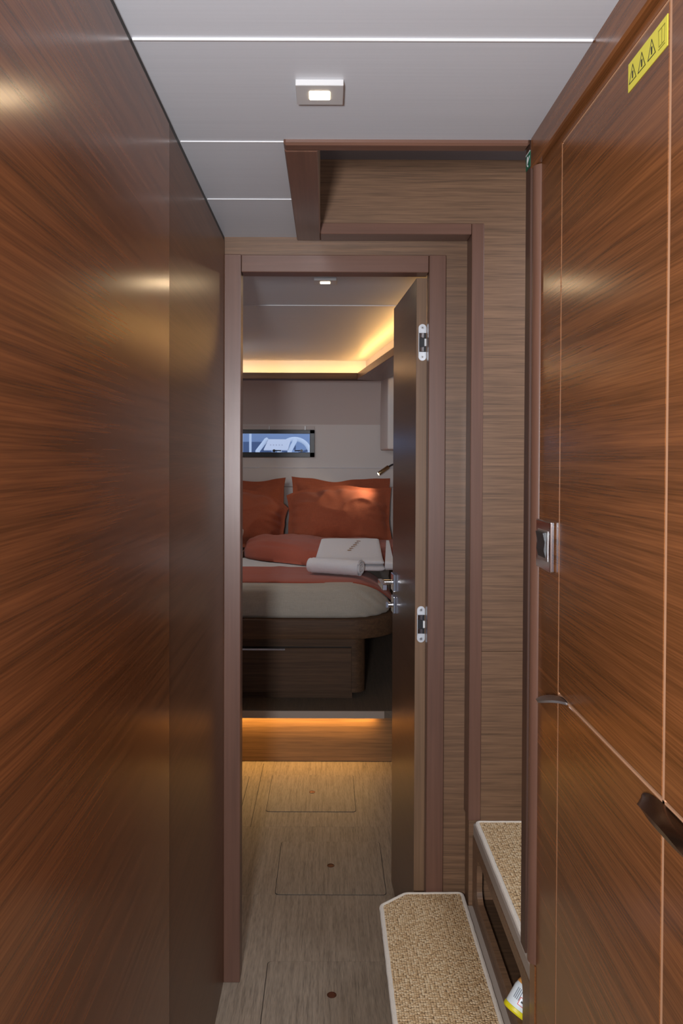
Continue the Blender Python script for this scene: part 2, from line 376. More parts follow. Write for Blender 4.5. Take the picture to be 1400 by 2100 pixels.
# ================================================================== THE NEIGHBOURING DECK SEEN THROUGH THE WINDOW
HULLB = mat('blue_grey_hull', (0.36, 0.45, 0.62), 0.5); PALE = mat('pale_fitting', (0.85, 0.88, 0.92), 0.4)
DUSK = mat('blue_grey_gear', (0.10, 0.14, 0.24), 0.5)
tag(box('neighbouring_boat', HULLB, -3.5, 2.5, 9.6, 9.9, 0.2, 2.2), 'blue grey side of another boat outside the cabin window', 'boat')
tag(box('outside_walkway', PALE, -3.5, 2.5, 6.4, 9.59, 1.18, 1.24), 'pale dock walkway outside the cabin window', 'walkway')
t = thing('white_board', (-0.51, 7.8, 1.2402), 'tilted white board between two pale stays outside the cabin window', 'board')
xf = Matrix.Translation((0, 7.78, 1.505)) @ Matrix.Rotation(R(-30), 4, 'X')
MB().prism([(-0.625, 0), (-0.392, 0), (-0.365, 0.115), (-0.582, 0.115)], 'Y', 0, 0.02, xf=xf).build('panel', mat('white_board', (0.9, 0.87, 0.88), 0.4), t)
mb = MB()
for k in range(5): mb.box(-0.565 + k * 0.028, -0.555 + k * 0.028, -0.003, -0.0005, 0.045, 0.055, rot=xf)
mb.build('printed_marks', mat('faint_print', (0.65, 0.6, 0.65), 0.5), t)
for x0, x1 in ((-0.685, -0.605), (-0.375, -0.32)):
    MB().tube([(x0, 7.80, 1.2405), (x0, 7.80, 1.49), (x1, 7.86, 1.60), (x1 + 0.012, 7.865, 1.612)], [0.022, 0.022, 0.022, 0.014], 10).build('stay', PALE, t, smooth=True)
WC = (-0.36, 8.6, 1.46)
t = thing('steering_wheel', (WC[0], 8.6, 1.2402), 'large pale ring wheel behind the white board outside', 'wheel')
MB().tube([(WC[0] + 0.165 * math.cos(2 * math.pi * k / 40), 8.6, WC[2] + 0.165 * math.sin(2 * math.pi * k / 40)) for k in range(40)], 0.024, 10, closed=True).build('rim', PALE, t, smooth=True)
for k in range(5):
    a = R(18 + 72 * k); MB().tube([(WC[0], 8.6, WC[2]), (WC[0] + 0.15 * math.cos(a), 8.6, WC[2] + 0.15 * math.sin(a))], 0.012, 8).build('spoke', DUSK, t, smooth=True)
MB().tube([(WC[0], 8.56, WC[2]), (WC[0], 8.64, WC[2])], 0.05, 16).build('hub', HULLB, t, smooth=True)
MB().box(WC[0] - 0.04, WC[0] + 0.04, 8.63, 8.70, 1.2405, 1.50).build('pedestal', DUSK, t)
tag(box('deck_locker', DUSK, -1.05, -0.66, 8.9, 9.3, 1.2402, 1.60), 'dark blue grey deck locker behind the rail posts outside', 'locker')
for x, lab in ((-0.86, 'slim white rail post outside at the left of the cabin window'), (-0.775, 'white rail post outside nearest the tilted white board')):
    tag(MB().tube([(x, 8.0, 1.2402), (x, 8.0, 1.95)], 0.012, 10).build('rail_post', PALE, origin=(x, 8.0, 1.2402), smooth=True), lab, 'post', 'rail posts outside the window')

# ================================================================== CEILING LAMPS
def ceiling_lamp(cx, cy, z, s, label, power):
    t = thing('ceiling_light', (cx, cy, z), label, 'ceiling light', 'square ceiling lights')
    mb = MB(); mb.box(cx - s / 2, cx + s / 2, cy - s * .46, cy + s * .46, z - 0.010, z, 0.0008); mb.build('housing', LAMPG, t)
    mb = MB(); mb.box(cx - s * .22, cx + s * .22, cy - s * .19, cy + s * .19, z - 0.0115, z - 0.0095, 0.0015); mb.build('lens', LENS, t, label='glowing warm lens')
    l = bpy.data.lights.new('lamp', 'AREA'); l.shape = 'SQUARE'; l.size = s * .4; l.energy = power; l.color = (1.0, 0.72, 0.42)
    o = bpy.data.objects.new('lamp', l); C.objects.link(o); o.location = (0, 0, -0.013); o.parent = t
ceiling_lamp(-0.0158, 1.3045, CZ, 0.0757, 'square steel ceiling light in the pale corridor ceiling', 0.12)
ceiling_lamp(-0.012, 2.62, KZ, 0.072, 'square ceiling light just inside the cabin doorway', 0.25)

# ================================================================== FLOOR HATCHES
def hatch(x0, x1, y0, y1, label, kx, ky):
    t = thing('floor_hatch', ((x0 + x1) / 2, (y0 + y1) / 2, 0.0), label, 'floor hatch', 'wooden floor hatches')
    def rr(e, rad=0.012):
        pts = []
        for cx, cy, a0 in ((x1 + e - rad, y1 + e - rad, 0), (x0 - e + rad, y1 + e - rad, 90), (x0 - e + rad, y0 - e + rad, 180), (x1 + e - rad, y0 - e + rad, 270)):
            pts += [(cx + rad * math.cos(R(a0 + k * 22.5)), cy + rad * math.sin(R(a0 + k * 22.5))) for k in range(5)]
        return pts
    MB().prism(rr(0.0015), 'Z', -0.004, 0.0005).build('gasket', GAP, t)
    MB().prism(rr(-0.0005), 'Z', -0.004, 0.0016).build('panel', W_HATCH, t)
    if kx is not None:
        mb = MB(); n = 20
        mb.tube([(kx + 0.0115 * math.cos(2 * math.pi * k / n), ky + 0.0115 * math.sin(2 * math.pi * k / n), 0.0016) for k in range(n)], 0.0014, 6, closed=True)
        lk = mb.build('lift_ring', COPPER, t, smooth=True)
        MB().prism([(kx + 0.0105 * math.cos(2 * math.pi * k / n), ky + 0.0105 * math.sin(2 * math.pi * k / n)) for k in range(n)], 'Z', 0.0008, 0.0019).build('lock_face', COPPER, lk)
    return t
hatch(-0.245, 0.115, 3.21, 3.582, 'square floor hatch nearest the lit step below the bed', -0.064, 3.398)
hatch(-0.168, 0.193, 2.596, 2.955, 'square floor hatch in the middle, beside the open cabin door', 0.013, 2.781)
hatch(-0.165, 0.197, 1.885, 2.247, 'floor hatch nearest the front, beside the carpeted bottom step', 0.0137, 2.105)
hatch(-0.71, -0.348, 3.21, 3.57, 'floor hatch at the far left, mostly hidden behind the door frame', None, None)

# ================================================================== TALL CABINET ON THE RIGHT
FX = 0.385
t = thing('tall_cabinet', (0.6, 0.9, 0), 'tall glossy brown wooden cabinet filling the right side of the corridor', 'cabinet')
box('carcass', W_RIGHT, FX + 0.014, 0.95, -0.9, 1.4985, 0.0, 1.957, parent=t)
box('side_stile', W_RIGHT, FX, FX + 0.0135, 1.3420, 1.4665, 0.0, 1.957, parent=t)
box('lower_stile', W_RIGHT, FX - 0.002, FX + 0.0135, 1.467, 1.504, 0.0, 0.4845, bev=0.001, parent=t)
box('header_rail', W_RIGHT, FX, FX + 0.0135, -0.9, 1.3419, 1.9445, 1.957, parent=t)
d1 = box('door', W_RIGHT, FX, FX + 0.0135, 0.9205, 1.3365, 1.0310, 1.9400, bev=0.0008, parent=t)
d2 = box('door', W_RIGHT, FX, FX + 0.0135, 0.9205, 1.3365, 0.03, 1.0250, bev=0.0008, parent=t)
d3 = box('door', W_RIGHT, FX, FX + 0.0135, 0.30, 0.9135, 1.0310, 1.9400, bev=0.0008, parent=t)
d4 = box('door', W_RIGHT, FX, FX + 0.0135, 0.30, 0.9135, 0.03, 1.0250, bev=0.0008, parent=t)
box('end_panel', W_RIGHT, FX, FX + 0.0135, -0.9, 0.2955, 0.03, 1.9400, bev=0.0008, parent=t)
box('edge_strip', BAND, FX + 0.0006, FX + 0.013, 1.3370, 1.3415, 0.03, 1.942, parent=t, label='pale edge strip')
box('edge_strip', BAND, FX + 0.0006, FX + 0.013, 0.9140, 0.9200, 0.03, 1.942, parent=t, label='pale edge strip')
box('edge_strip', BAND, FX + 0.0006, FX + 0.013, 0.30, 1.3365, 1.0252, 1.0285, parent=t, label='pale edge strip')
box('edge_strip', BAND, FX + 0.0010, FX + 0.013, 0.30, 1.3365, 1.9425, 1.9442, parent=t, label='pale edge strip')
def leaf_pull(yc, L, out, z, door, m):
    mb = MB(); n = 18
    def fn(u, v):
        a = math.pi * u; y = yc + L / 2 * math.cos(a); x = FX - out * math.sin(a) * v
        return (x, y, z - 0.010 * (math.cos(a)) ** 2 * v - 0.004 * v * v)
    mb.grid(fn, n, 6, 0.009)
    mb.build('pull', m, door, smooth=True)
mb = MB()
mb.grid(lambda u, v: (FX - 0.046 * v, 1.300 + 0.017 * (2 * u - 1) * math.sqrt(max(0, 1 - (0.96 * v) ** 2.4)), 1.034 - 0.004 * (2 * v - 1) ** 2 - 0.001 * (2 * u - 1) ** 2), 10, 14, 0.004)
mb.build('pull', PEWTER, d1, smooth=True)
leaf_pull(0.872, 0.165, 0.024, 1.018, d2, BRONZE)

# things fixed to the cabinet
t = thing('light_switch', (FX, 1.408, 1.27), 'chrome framed light switch with black rocker on the cabinet edge', 'switch')
mb = MB(); mb.box(0.3765, FX - 0.0002, 1.362, 1.456, 1.2265, 1.3125, 0.002, 2); mb.build('plate', CHROME, t)
box('bezel', SATIN, 0.3755, 0.3767, 1.376, 1.440, 1.243, 1.296, bev=0.0005, parent=t)
mb = MB(); mb.prism([(0.3758, 1.247), (0.3725, 1.262), (0.3742, 1.275), (0.3705, 1.292), (0.3760, 1.2925)], 'Y', 1.388, 1.437); mb.build('rocker', BLACKP, t)

t = thing('warning_label', (FX, 0.983, 1.91), 'yellow warning sticker with three triangles high on the cabinet door', 'sticker')
box('sheet', YELLOW, FX - 0.0008, FX, 0.9235, 1.0435, 1.8915, 1.9275, parent=t)
def outline(pts, wd, x0, x1):
    mb = MB(); n = len(pts)
    for k in range(n):
        a, b = Vector(pts[k]), Vector(pts[(k + 1) % n]); d = (b - a).normalized(); q = Vector((-d.y, d.x)) * wd / 2; e = d * wd / 2
        mb.prism([tuple(a - q - e), tuple(b - q + e), tuple(b + q + e), tuple(a + q - e)], 'X', x0, x1)
    return mb
for yc in (1.028, 0.9985, 0.968):
    mb = outline([(yc - 0.0112, 1.9005), (yc + 0.0112, 1.9005), (yc, 1.9210)], 0.0010, FX - 0.0012, FX - 0.0007)
    mk = mb.build('warning_triangle', INK, t)
    MB().prism([(yc - 0.0014, 1.9035), (yc + 0.0014, 1.9035), (yc + 0.0020, 1.9125), (yc - 0.0020, 1.9125)], 'X', FX - 0.0012, FX - 0.0007).build('symbol', INK, mk)
mb = outline([(0.9465, 1.9010), (0.9315, 1.9010), (0.9300, 1.9200), (0.9480, 1.9200)], 0.0009, FX - 0.0012, FX - 0.0007)
mb.box(FX - 0.0012, FX - 0.0007, 0.930, 0.948, 1.8975, 1.8985); mb.box(FX - 0.0012, FX - 0.0007, 0.938, 0.939, 1.902, 1.919)
mb.build('manual_symbol', INKG, t)

t = thing('exit_sign', (0.3745, 1.523, 1.984), 'small green sign with white arrow high on the stair corner post', 'sign')
box('sheet', GREEN, 0.3735, 0.3744, 1.5075, 1.5385, 1.9655, 1.9955, parent=t)
mb = MB()
mb.box(0.3730, 0.3735, 1.5075, 1.5385, 1.9935, 1.9955)
mb.build('white_bar', WHITE, t)
mb = MB()
for a, b in (((1.5115, 1.986), (1.531, 1.976)), ((1.531, 1.976), (1.526, 1.9895)), ((1.531, 1.976), (1.522, 1.9705))):
    a, b = Vector(a), Vector(b); d = (b - a).normalized(); q = Vector((-d.y, d.x)) * 0.0015
    mb.prism([tuple(a - q), tuple(b - q), tuple(b + q), tuple(a + q)], 'X', 0.3730, 0.3735)
mb.build('arrow', WHITE, t)

# ================================================================== STAIRS, CARPETS, BOTTLE
st = thing('staircase', (0.4, 1.82, 0), 'small wooden staircase climbing to the right behind the cabinet', 'staircase')
RUG1 = [(0.137, 2.092), (0.205, 2.150), (0.368, 2.153), (0.368, 1.50), (0.205, 1.50), (0.137, 1.56)]
def inset(poly, d):
    cx = sum(q[0] for q in poly) / len(poly); cy = sum(q[1] for q in poly) / len(poly)
    return [(x + (d if x < cx else -d), y + (d if y < cy else -d)) for x, y in poly]
MB().prism([(0.143, 2.09), (0.21, 2.151), (0.3725, 2.151), (0.3725, 2.1065), (0.398, 2.1065), (0.398, 1.507), (0.21, 1.507), (0.143, 1.565)], 'Z', 0.205, 0.2415, bev=0.003).build('tread', GREYP, st)
box('riser', W_CABIN, 0.215, 0.23, 1.52, 2.15, 0.0, 0.205, parent=st)
box('side_panel', W_CABIN, 0.231, 0.372, 2.13, 2.15, 0.0, 0.205, parent=st)
# upper riser with the rounded cut-out
mb = MB()
RX0, RX1 = 0.384, 0.398
mb.box(RX0, RX1, 1.507, 2.107, 0.242, 0.288); mb.box(RX0, RX1, 2.045, 2.107, 0.288, 0.4265); mb.box(RX0, RX1, 1.507, 1.56, 0.288, 0.4265); mb.box(RX0, RX1, 1.56, 2.045, 0.400, 0.4265)
rad = 0.03
for (cy, cz, a0) in ((2.045 - rad, 0.400 - rad, 0), (2.045 - rad, 0.288 + rad, 270), (1.56 + rad, 0.400 - rad, 90), (1.56 + rad, 0.288 + rad, 180)):
    arc = [(cy + rad * math.cos(R(a0 + 15 * k)), cz + rad * math.sin(R(a0 + 15 * k))) for k in range(7)]
    cor = (cy + rad * (1 if a0 in (0, 270) else -1), cz + rad * (1 if a0 in (0, 90) else -1))
    mb.prism([cor] + arc, 'X', RX0, RX1)
mb.build('riser', W_BACK, st)
box('locker_floor', W_CABIN, 0.399, 0.72, 1.507, 2.107, 0.2415, 0.256, parent=st)
box('locker_back', W_CABIN, 0.70, 0.72, 1.507, 2.107, 0.257, 0.426, parent=st)
box('tread', GREYP, 0.385, 0.73, 1.507, 2.1065, 0.4268, 0.4605, bev=0.003, parent=st)
box('riser', W_BACK, 0.70, 0.715, 1.507, 2.1065, 0.461, 0.67, parent=st)
box('tread', GREYP, 0.69, 1.05, 1.507, 2.1065, 0.67, 0.704, bev=0.003, parent=st)

def carpet(poly, z0, z1, label):
    cx = sum(q[0] for q in poly) / len(poly); cy = sum(q[1] for q in poly) / len(poly)
    t = thing('stair_carpet', (cx, cy, z0), label, 'carpet', 'sisal stair carpets')
    MB().prism(inset(poly, 0.005), 'Z', z0, z1, bev=0.001).build('weave', SISAL, t)
    ins = inset(poly, 0.006); pts = []
    n = len(ins)
    for k in range(n):                                      # rounded corners, gently wavy
        a, b, c = Vector(ins[k - 1]), Vector(ins[k]), Vector(ins[(k + 1) % n])
        e0 = b + (a - b).normalized() * 0.010; e1 = b + (c - b).normalized() * 0.010
        for q in range(4):
            u = q / 3; P = e0 * (1 - u) ** 2 + b * 2 * u * (1 - u) + e1 * u * u
            pts.append((P.x, P.y))
        m = max(1, int((c - b).length / 0.012))
        f0, f1 = e1, c + (b - c).normalized() * 0.010
        for q in range(1, m): 
            P = f0.lerp(f1, q / m); pts.append((P.x, P.y))
    pp = [(x + 0.0008 * noise.noise(Vector((x * 60, y * 60, 1))), y + 0.0008 * noise.noise(Vector((x * 60, y * 60, 5))), (z0 + z1) / 2 + 0.0014) for x, y in pts]
    rads = [0.0062 + 0.0005 * noise.noise(Vector((x * 90, y * 90, 3))) for x, y, z in pp]
    MB().tube(pp, rads, 8, closed=True).build('binding', BINDING, t, smooth=True, label='pale woven edge binding')
    return t
carpet(RUG1, 0.2417, 0.252, 'woven sisal carpet on the bottom step, with a cut corner')
carpet([(0.386, 2.095), (0.70, 2.095), (0.70, 1.508), (0.386, 1.508)], 0.4607, 0.4715, 'woven sisal carpet on the upper step behind the cabinet post')

# spray bottle leaning out of the cut-out
t = thing('spray_bottle', (0.386, 1.605, 0.300), 'white spray bottle with yellow base leaning in the stair opening', 'bottle', rot=(R(-14), R(36), 0))
t.scale = (0.82, 0.82, 0.60)
def lathe(prof, sx=1.0, sy=1.0, n=28):
    mb = MB(); mb.grid(lambda u, v: (prof_at(prof, v)[0] * sx * math.cos(2 * math.pi * u), prof_at(prof, v)[0] * sy * math.sin(2 * math.pi * u), prof_at(prof, v)[1]), n, (len(prof) - 1) * 4, wrapu=True); return mb
def prof_at(prof, v):
    x = v * (len(prof) - 1); i = min(int(x), len(prof) - 2); f = x - i
    return prof[i][0] * (1 - f) + prof[i + 1][0] * f, prof[i][1] * (1 - f) + prof[i + 1][1] * f
BW = mat('white_bottle', (0.74, 0.80, 0.82), 0.35)
lathe([(0.001, 0.010), (0.040, 0.010), (0.042, 0.018), (0.0415, 0.075), (0.036, 0.100), (0.022, 0.125), (0.015, 0.140), (0.014, 0.158), (0.001, 0.158)], 1.0, 0.75).build('body', BW, t, True, 'all')
lathe([(0.001, 0.0), (0.041, 0.0), (0.0435, 0.004), (0.0435, 0.016), (0.040, 0.018), (0.001, 0.018)], 1.0, 0.76).build('base', mat('yellow_plastic', (0.72, 0.62, 0.01), 0.4), t, True, True, label='yellow ribbed base')
lathe([(0.012, 0.155), (0.017, 0.157), (0.017, 0.178), (0.010, 0.182), (0.001, 0.182)]).build('cap', mat('bottle_cap', (0.7, 0.65, 0.6), 0.4), t, True, True)
lathe([(0.0398, 0.088), (0.0372, 0.0985), (0.0235, 0.1245), (0.0160, 0.1405)], 1.0, 0.76).build('label_band', ORANGE, t, True, 'all', label='orange label shoulder')
def onbody(a0, a1, z0, z1, m, name):
    mb = MB(); mb.grid(lambda u, v: (0.0425 * math.cos(R(a0 + (a1 - a0) * u)), 0.0425 * .76 * math.sin(R(a0 + (a1 - a0) * u)), z0 + (z1 - z0) * v), 8, 1); mb.build(name, m, t, True)
for k in range(4): onbody(203 + k * 7, 206.5 + k * 7, 0.040, 0.075, GREYINK, 'printed_line')
for a0, a1, z0, z1 in ((228, 254, 0.030, 0.0322), (228, 254, 0.0535, 0.0557), (228, 230.5, 0.030, 0.0557), (251.5, 254, 0.030, 0.0557)): onbody(a0, a1, z0, z1, REDP, 'hazard_border')
onbody(236, 246, 0.040, 0.046, INK, 'hazard_mark')

# ================================================================== CABIN DOOR (standing open)
door = bpy.data.objects.new('door_1', None); C.objects.link(door); door.location = (0.2405, 2.214, 0.006); door.rotation_euler = (0, 0, R(3.2)); door['kind'] = 'structure'
WORLD[door.name] = Vector(door.location)
TH, DW, DH = 0.0290, 0.455, 1.909
MB().box(0, TH, 0.0015, DW, 0, DH).build('leaf', W_DOOR, door, True)
MB().box(0.0002, TH - 0.0002, 0, 0.0014, 0, DH).build('hinge_edge', W_EDGE, door, True)
def hinge(zc):
    xc, hw, hh = 0.0165, 0.0108, 0.050
    mb = MB()
    for s in (1, -1):
        c = zc + s * (hh - hw); arc = [(xc + hw * math.cos(R(a)), c + s * hw * math.sin(R(a))) for a in range(0, 181, 15)]
        mb.prism(arc + [(xc - hw, c - s * 0.013), (xc + hw, c - s * 0.013)], 'Y', -0.0022, 0.0)
    mb.box(xc - hw, xc - hw + 0.0014, -0.0022, 0, zc - 0.03, zc + 0.03)
    h = mb.build('hinge', ALU, door, True)
    MB().box(xc - hw + 0.0014, xc + hw - 0.0006, -0.0006, 0.0, zc - 0.027, zc + 0.027).build('hinge_pocket', BLACKP, h, True)
    for s in (1, -1):
        mb = MB(); mb.box(xc - 0.0085, xc + 0.005, -0.0035, -0.0006, zc + s * 0.019 - 0.007, zc + s * 0.019 + 0.007, 0.001); mb.build('hinge_arm', CHROME, h, True)
        mb = MB(); disc(mb, xc, zc + s * 0.040, -0.0034, -0.002, 0.0045); mb.build('screw', SATIN, h, True)
        mb = MB(); disc(mb, xc, zc + s * 0.040, -0.0038, -0.003, 0.0016, 6); mb.build('screw_socket', BLACKP, h, True)
    MB().box(xc + 0.0055, xc + hw, -0.004, 0, zc - 0.010, zc + 0.010, 0.0005).build('hinge_knuckle', WHITE, h, True)
hinge(1.733); hinge(0.957)
mb = MB(); mb.box(-0.009, 0.0, 0.375, 0.432, 0.985, 1.040, 0.001)
ros = mb.build('handle', CHROME, door, True)
mb = MB(); mb.tube([(-0.008, 0.404, 1.012), (-0.042, 0.404, 1.012)], 0.0085, 14); mb.build('spindle', CHROME, ros, True, True)
mb = MB(); mb.box(-0.054, -0.040, 0.290, 0.416, 1.003, 1.021, 0.0012); mb.build('lever', CHROME, ros, True)
mb = MB(); mb.box(-0.008, 0.0, 0.378, 0.430, 0.913, 0.966, 0.001)
ths = mb.build('privacy_lock', CHROME, door, True)
mb = MB(); mb.tube([(-0.008, 0.404, 0.938), (-0.022, 0.404, 0.938)], 0.009, 14); mb.box(-0.030, -0.021, 0.398, 0.410, 0.928, 0.948, 0.001); mb.build('thumb_turn', CHROME, ths, True, True)

# ================================================================== BED
XC = -0.28
def bed_outline(hf, hb, yf, yb, rad, n=14):
    pts = []
    xr = hf
    for s in (1, -1):
        q = []
        for k in range(n + 1):
            a = R(-90 + 90 * k / n); q.append((xr - rad + rad * math.cos(a), yf + rad + rad * math.sin(a)))
        q.append((hb, yb))
        pts.append([(XC + s * x, y) for x, y in q])
    return pts[0] + pts[1][::-1]
bed = thing('bed', (XC, 4.75, 0.2535), 'built-in wooden double bed base with drawer and rounded corner', 'bed')
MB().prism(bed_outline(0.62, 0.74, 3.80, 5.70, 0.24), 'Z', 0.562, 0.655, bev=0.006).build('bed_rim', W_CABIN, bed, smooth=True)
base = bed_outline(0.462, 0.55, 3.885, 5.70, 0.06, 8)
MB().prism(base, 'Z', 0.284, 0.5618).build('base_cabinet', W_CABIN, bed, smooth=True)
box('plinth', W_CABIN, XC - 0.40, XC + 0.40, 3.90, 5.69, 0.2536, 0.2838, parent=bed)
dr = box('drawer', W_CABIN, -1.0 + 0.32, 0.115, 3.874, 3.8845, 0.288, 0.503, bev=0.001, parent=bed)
mb = MB(); mb.box(-0.43, -0.205, 3.862, 3.876, 0.4935, 0.5035, 0.001); mb.build('drawer_handle', CHROME, dr)
box('drawer_gap', GAP, -0.68, 0.116, 3.8835, 3.8846, 0.5035, 0.508, parent=bed)

# mattress: rounded plan with a puffy profile and tucked creases near the corner
def mattress():
    mb = MB(); Z0, Z1 = 0.6552, 0.820
    out = bed_outline(0.595, 0.71, 3.835, 5.69, 0.245, 40)
    # densify the straight runs
    pts = []
    for k in range(len(out)):
        a, b = Vector(out[k]), Vector(out[(k + 1) % len(out)]); m = max(1, int((b - a).length / 0.03))
        for q in range(m): pts.append(a.lerp(b, q / m))
    cen = Vector((XC, 4.75)); n = len(pts)
    prof = [(0.012, 0.0), (0.004, 0.01), (0.0, 0.03), (0.0, 0.07), (0.004, 0.10), (0.014, 0.13), (0.035, 0.150), (0.07, 0.161), (0.14, 0.1648), (0.3, 0.165)]
    L = [0]
    for k in range(n): L.append(L[-1] + (pts[(k + 1) % n] - pts[k]).length)
    nrm = []
    for k in range(n):
        d = (pts[(k + 1) % n] - pts[k - 1]).normalized(); nrm.append(Vector((-d.y, d.x)))
    def fn(u, v):
        k = int(round(u * n)) % n; ins, h = prof_at(prof, v); q = pts[k] + nrm[k] * ins
        corner = math.exp(-((q.x - 0.22) ** 2 + (q.y - 3.93) ** 2) / 0.025)
        wr = 0.005 * noise.noise(Vector((L[k] * 6, h * 22 + L[k] * 4, 0.3))) + corner * 0.011 * noise.noise(Vector((L[k] * 22 + h * 40, h * 9, 2.0)))
        low = max(0, 1 - h / 0.15)
        q = q + nrm[k] * wr * (0.4 + low)
        dx = min(0.27, max(0.0, abs(q.x - XC) - 0.38)); drop = 0.28 - math.sqrt(0.28 ** 2 - dx * dx)
        h *= 1 - min(drop, 0.12) / 0.165
        return (q.x, q.y, Z0 + h + 0.003 * noise.noise(Vector((q.x * 5, q.y * 5, 0))) * (1 if h > 0.1 else 0))
    mb.grid(fn, n, (len(prof) - 1) * 3, wrapu=True)
    b = mb.bm
    bm_e = [e for e in b.edges if e.is_boundary]
    bmesh.ops.holes_fill(b, edges=bm_e, sides=0)
    return mb
tag(mattress().build('mattress', BEIGE, origin=(XC, 4.75, 0.655), smooth='all'), 'double mattress in a beige fitted sheet on the bed base', 'mattress')
def sh(u, v):
    x = -0.9 + 1.28 * u; y = 4.36 + 0.9 * v
    return (x, y, 0.8235 + 0.002 * noise.noise(Vector((x * 6, y * 6, 4))))
tag(MB().grid(sh, 40, 30, 0.002).build('bed_sheet', SHEET, origin=(XC, 4.8, 0.824), smooth='all'), 'white sheet strip showing between the red throw and the duvet', 'sheet')
def throw(u, v):
    s = -0.92 + 1.46 * u                                     # distance across the bed
    xe, rr = 0.100, 0.28
    fall = max(0.0, s - xe)
    if s < xe: x, z = s, 0.8275
    elif fall < rr * 1.4: a = fall / rr; x, z = xe + rr * math.sin(a), 0.8275 - rr * (1 - math.cos(a))
    else: x, z = xe + rr * math.sin(1.4) + 0.17 * (fall - rr * 1.4), 0.8275 - rr * (1 - math.cos(1.4)) - 0.985 * (fall - rr * 1.4)
    xs = min(x, 0.325)
    yf = 3.900 if xs < 0.09 else 4.145 - math.sqrt(max(0.0, 0.245 ** 2 - (xs - 0.09) ** 2))
    yf += 0.004 * math.sin(s * 9)
    y = yf + (4.385 + 0.006 * math.sin(s * 7) - yf) * v
    z -= 0.012 * max(0, 1 - v * 6) ** 2
    z += 0.004 * math.exp(-((s + 0.26) / 0.03) ** 2) + 0.0022 * noise.noise(Vector((s * 4, y * 16, 1)))
    if fall > 0.3: x += 0.006 * noise.noise(Vector((y * 14, z * 5, 2)))
    return (x, y, z)
tag(MB().grid(throw, 110, 30, 0.006).build('bed_throw', RUST2, origin=(0, 4.1, 0.827), smooth='all'), 'rust red throw laid across the foot of the bed', 'throw')
def duvet():
    mb = MB()
    def fn(u, v):
        x = -0.505 + 0.95 * v
        e = min(1.0, math.sin(min(1, v / 0.12) * math.pi / 2)) ** 0.5 if v < 0.12 else 1.0
        yf = 4.78 - 0.36 * min(1, max(0, v) / 0.42) ** 0.8; yb = 5.24
        if v < 0.12: yf += 0.06 * (1 - e)
        H = (0.098 + 0.012 * math.sin(v * 5)) * (0.55 + 0.45 * e)
        a = 2 * math.pi * u; c, s_ = math.cos(a), math.sin(a)
        q = lambda t, k: math.copysign(abs(t) ** k, t)
        y = (yf + yb) / 2 + (yb - yf) / 2 * q(c, 0.7); z = 0.829 + (H * q(s_, 0.75) if s_ > 0 else 0.0)
        w = Vector((x * 5, y * 5, 7.7))
        cr = noise.noise(w) * 0.014 + abs(noise.noise(Vector((x * 9 + y * 9, y * 4, 2)))) * 0.022 * (1.6 - v)
        if s_ > 0: z += cr * min(1, s_ * 2); y -= cr * 0.8 * (1 if c < 0 else 0)
        return (x, y, z)
    mb.grid(fn, 64, 70, wrapu=True)
    bmesh.ops.holes_fill(mb.bm, edges=[e for e in mb.bm.edges if e.is_boundary], sides=0)
    return mb
tag(duvet().build('duvet', RUST2, origin=(-0.03, 4.9, 0.83), smooth='all'), 'rust red duvet folded in front of the pillows', 'duvet')

def pillow(wd, h, th, fl, seed, droop=0.0, droopl=0.0):
    mb = MB(); NX, NZ = 64, 48
    def shape(side):
        def fn(i, j):
            u = i * 2 - 1; v = j * 2 - 1
            X = u * (wd / 2 + fl); Z = h / 2 + v * (h / 2 + fl)
            ui = min(1, abs(X) / (wd / 2)); vi = min(1, abs(Z - h / 2) / (h / 2))
            t = th / 2 * (max(0, 1 - ui ** 3.4) * max(0, 1 - vi ** 2.4)) ** 0.8
            X *= 1 - 0.05 * (1 - abs(v) ** 2); Z = h / 2 + (Z - h / 2) * (1 - 0.05 * (1 - abs(u) ** 2))
            t *= 1.12 - 0.22 * v
            w = noise.noise(Vector((X * 7 + seed, Z * 7, side))) * 0.5 + noise.noise(Vector((X * 15 + seed, Z * 15, side * 3))) * 0.22
            edge = max(ui, vi)
            rad_cr = math.sin((math.atan2(v, u)) * 17 + seed) * max(0, edge - 0.55) * 0.012
            fo = 1 - abs(noise.noise(Vector((X * 4 + Z * 3 + seed, Z * 5 - X * 2, 11)))) * 2
            t += (0.024 * w + 0.016 * fo * fo * max(0, fo)) * (1 - edge ** 6) + (rad_cr if edge < 1 else 0) * 1.2
            Y = side * max(t, 0.0012)
            wav = 0.016 * noise.noise(Vector((X * 5 + seed, Z * 5, 9))) * (edge ** 4)
            Z += wav + 0.008 * noise.noise(Vector((X * 8, seed, 0))) * max(0, v) ** 3
            X += 0.008 * noise.noise(Vector((Z * 9, seed, 4))) * abs(u) ** 3
            Z -= (droop * max(0, u - 0.3) ** 2 * 2 + droopl * max(0, -u - 0.45) ** 2 * 3.3) * max(0, v + 0.3) / 1.3
            Z += 0.012 * math.sin(u * 4 + seed) * max(0, v) ** 2
            return (X, Y + wav * 1.2, Z)
        return fn
    mb.grid(shape(-1), NX, NZ); mb.grid(shape(1), NX, NZ)
    bmesh.ops.recalc_face_normals(mb.bm, faces=mb.bm.faces[:])
    return mb
def put_pillow(mb, loc, rot, label):
    o = mb.build('pillow', RUST, local=True, smooth='all'); o.location = loc; o.rotation_euler = rot
    tag(o, label, 'pillow', 'rust linen pillows on the bed')
put_pillow(pillow(0.665, 0.385, 0.17, 0.022, 1.3, 0.0, 0.06), (0.073, 5.33, 0.845), (R(-18), 0, 0), 'large rust pillow at front right, warmly lit along its top')
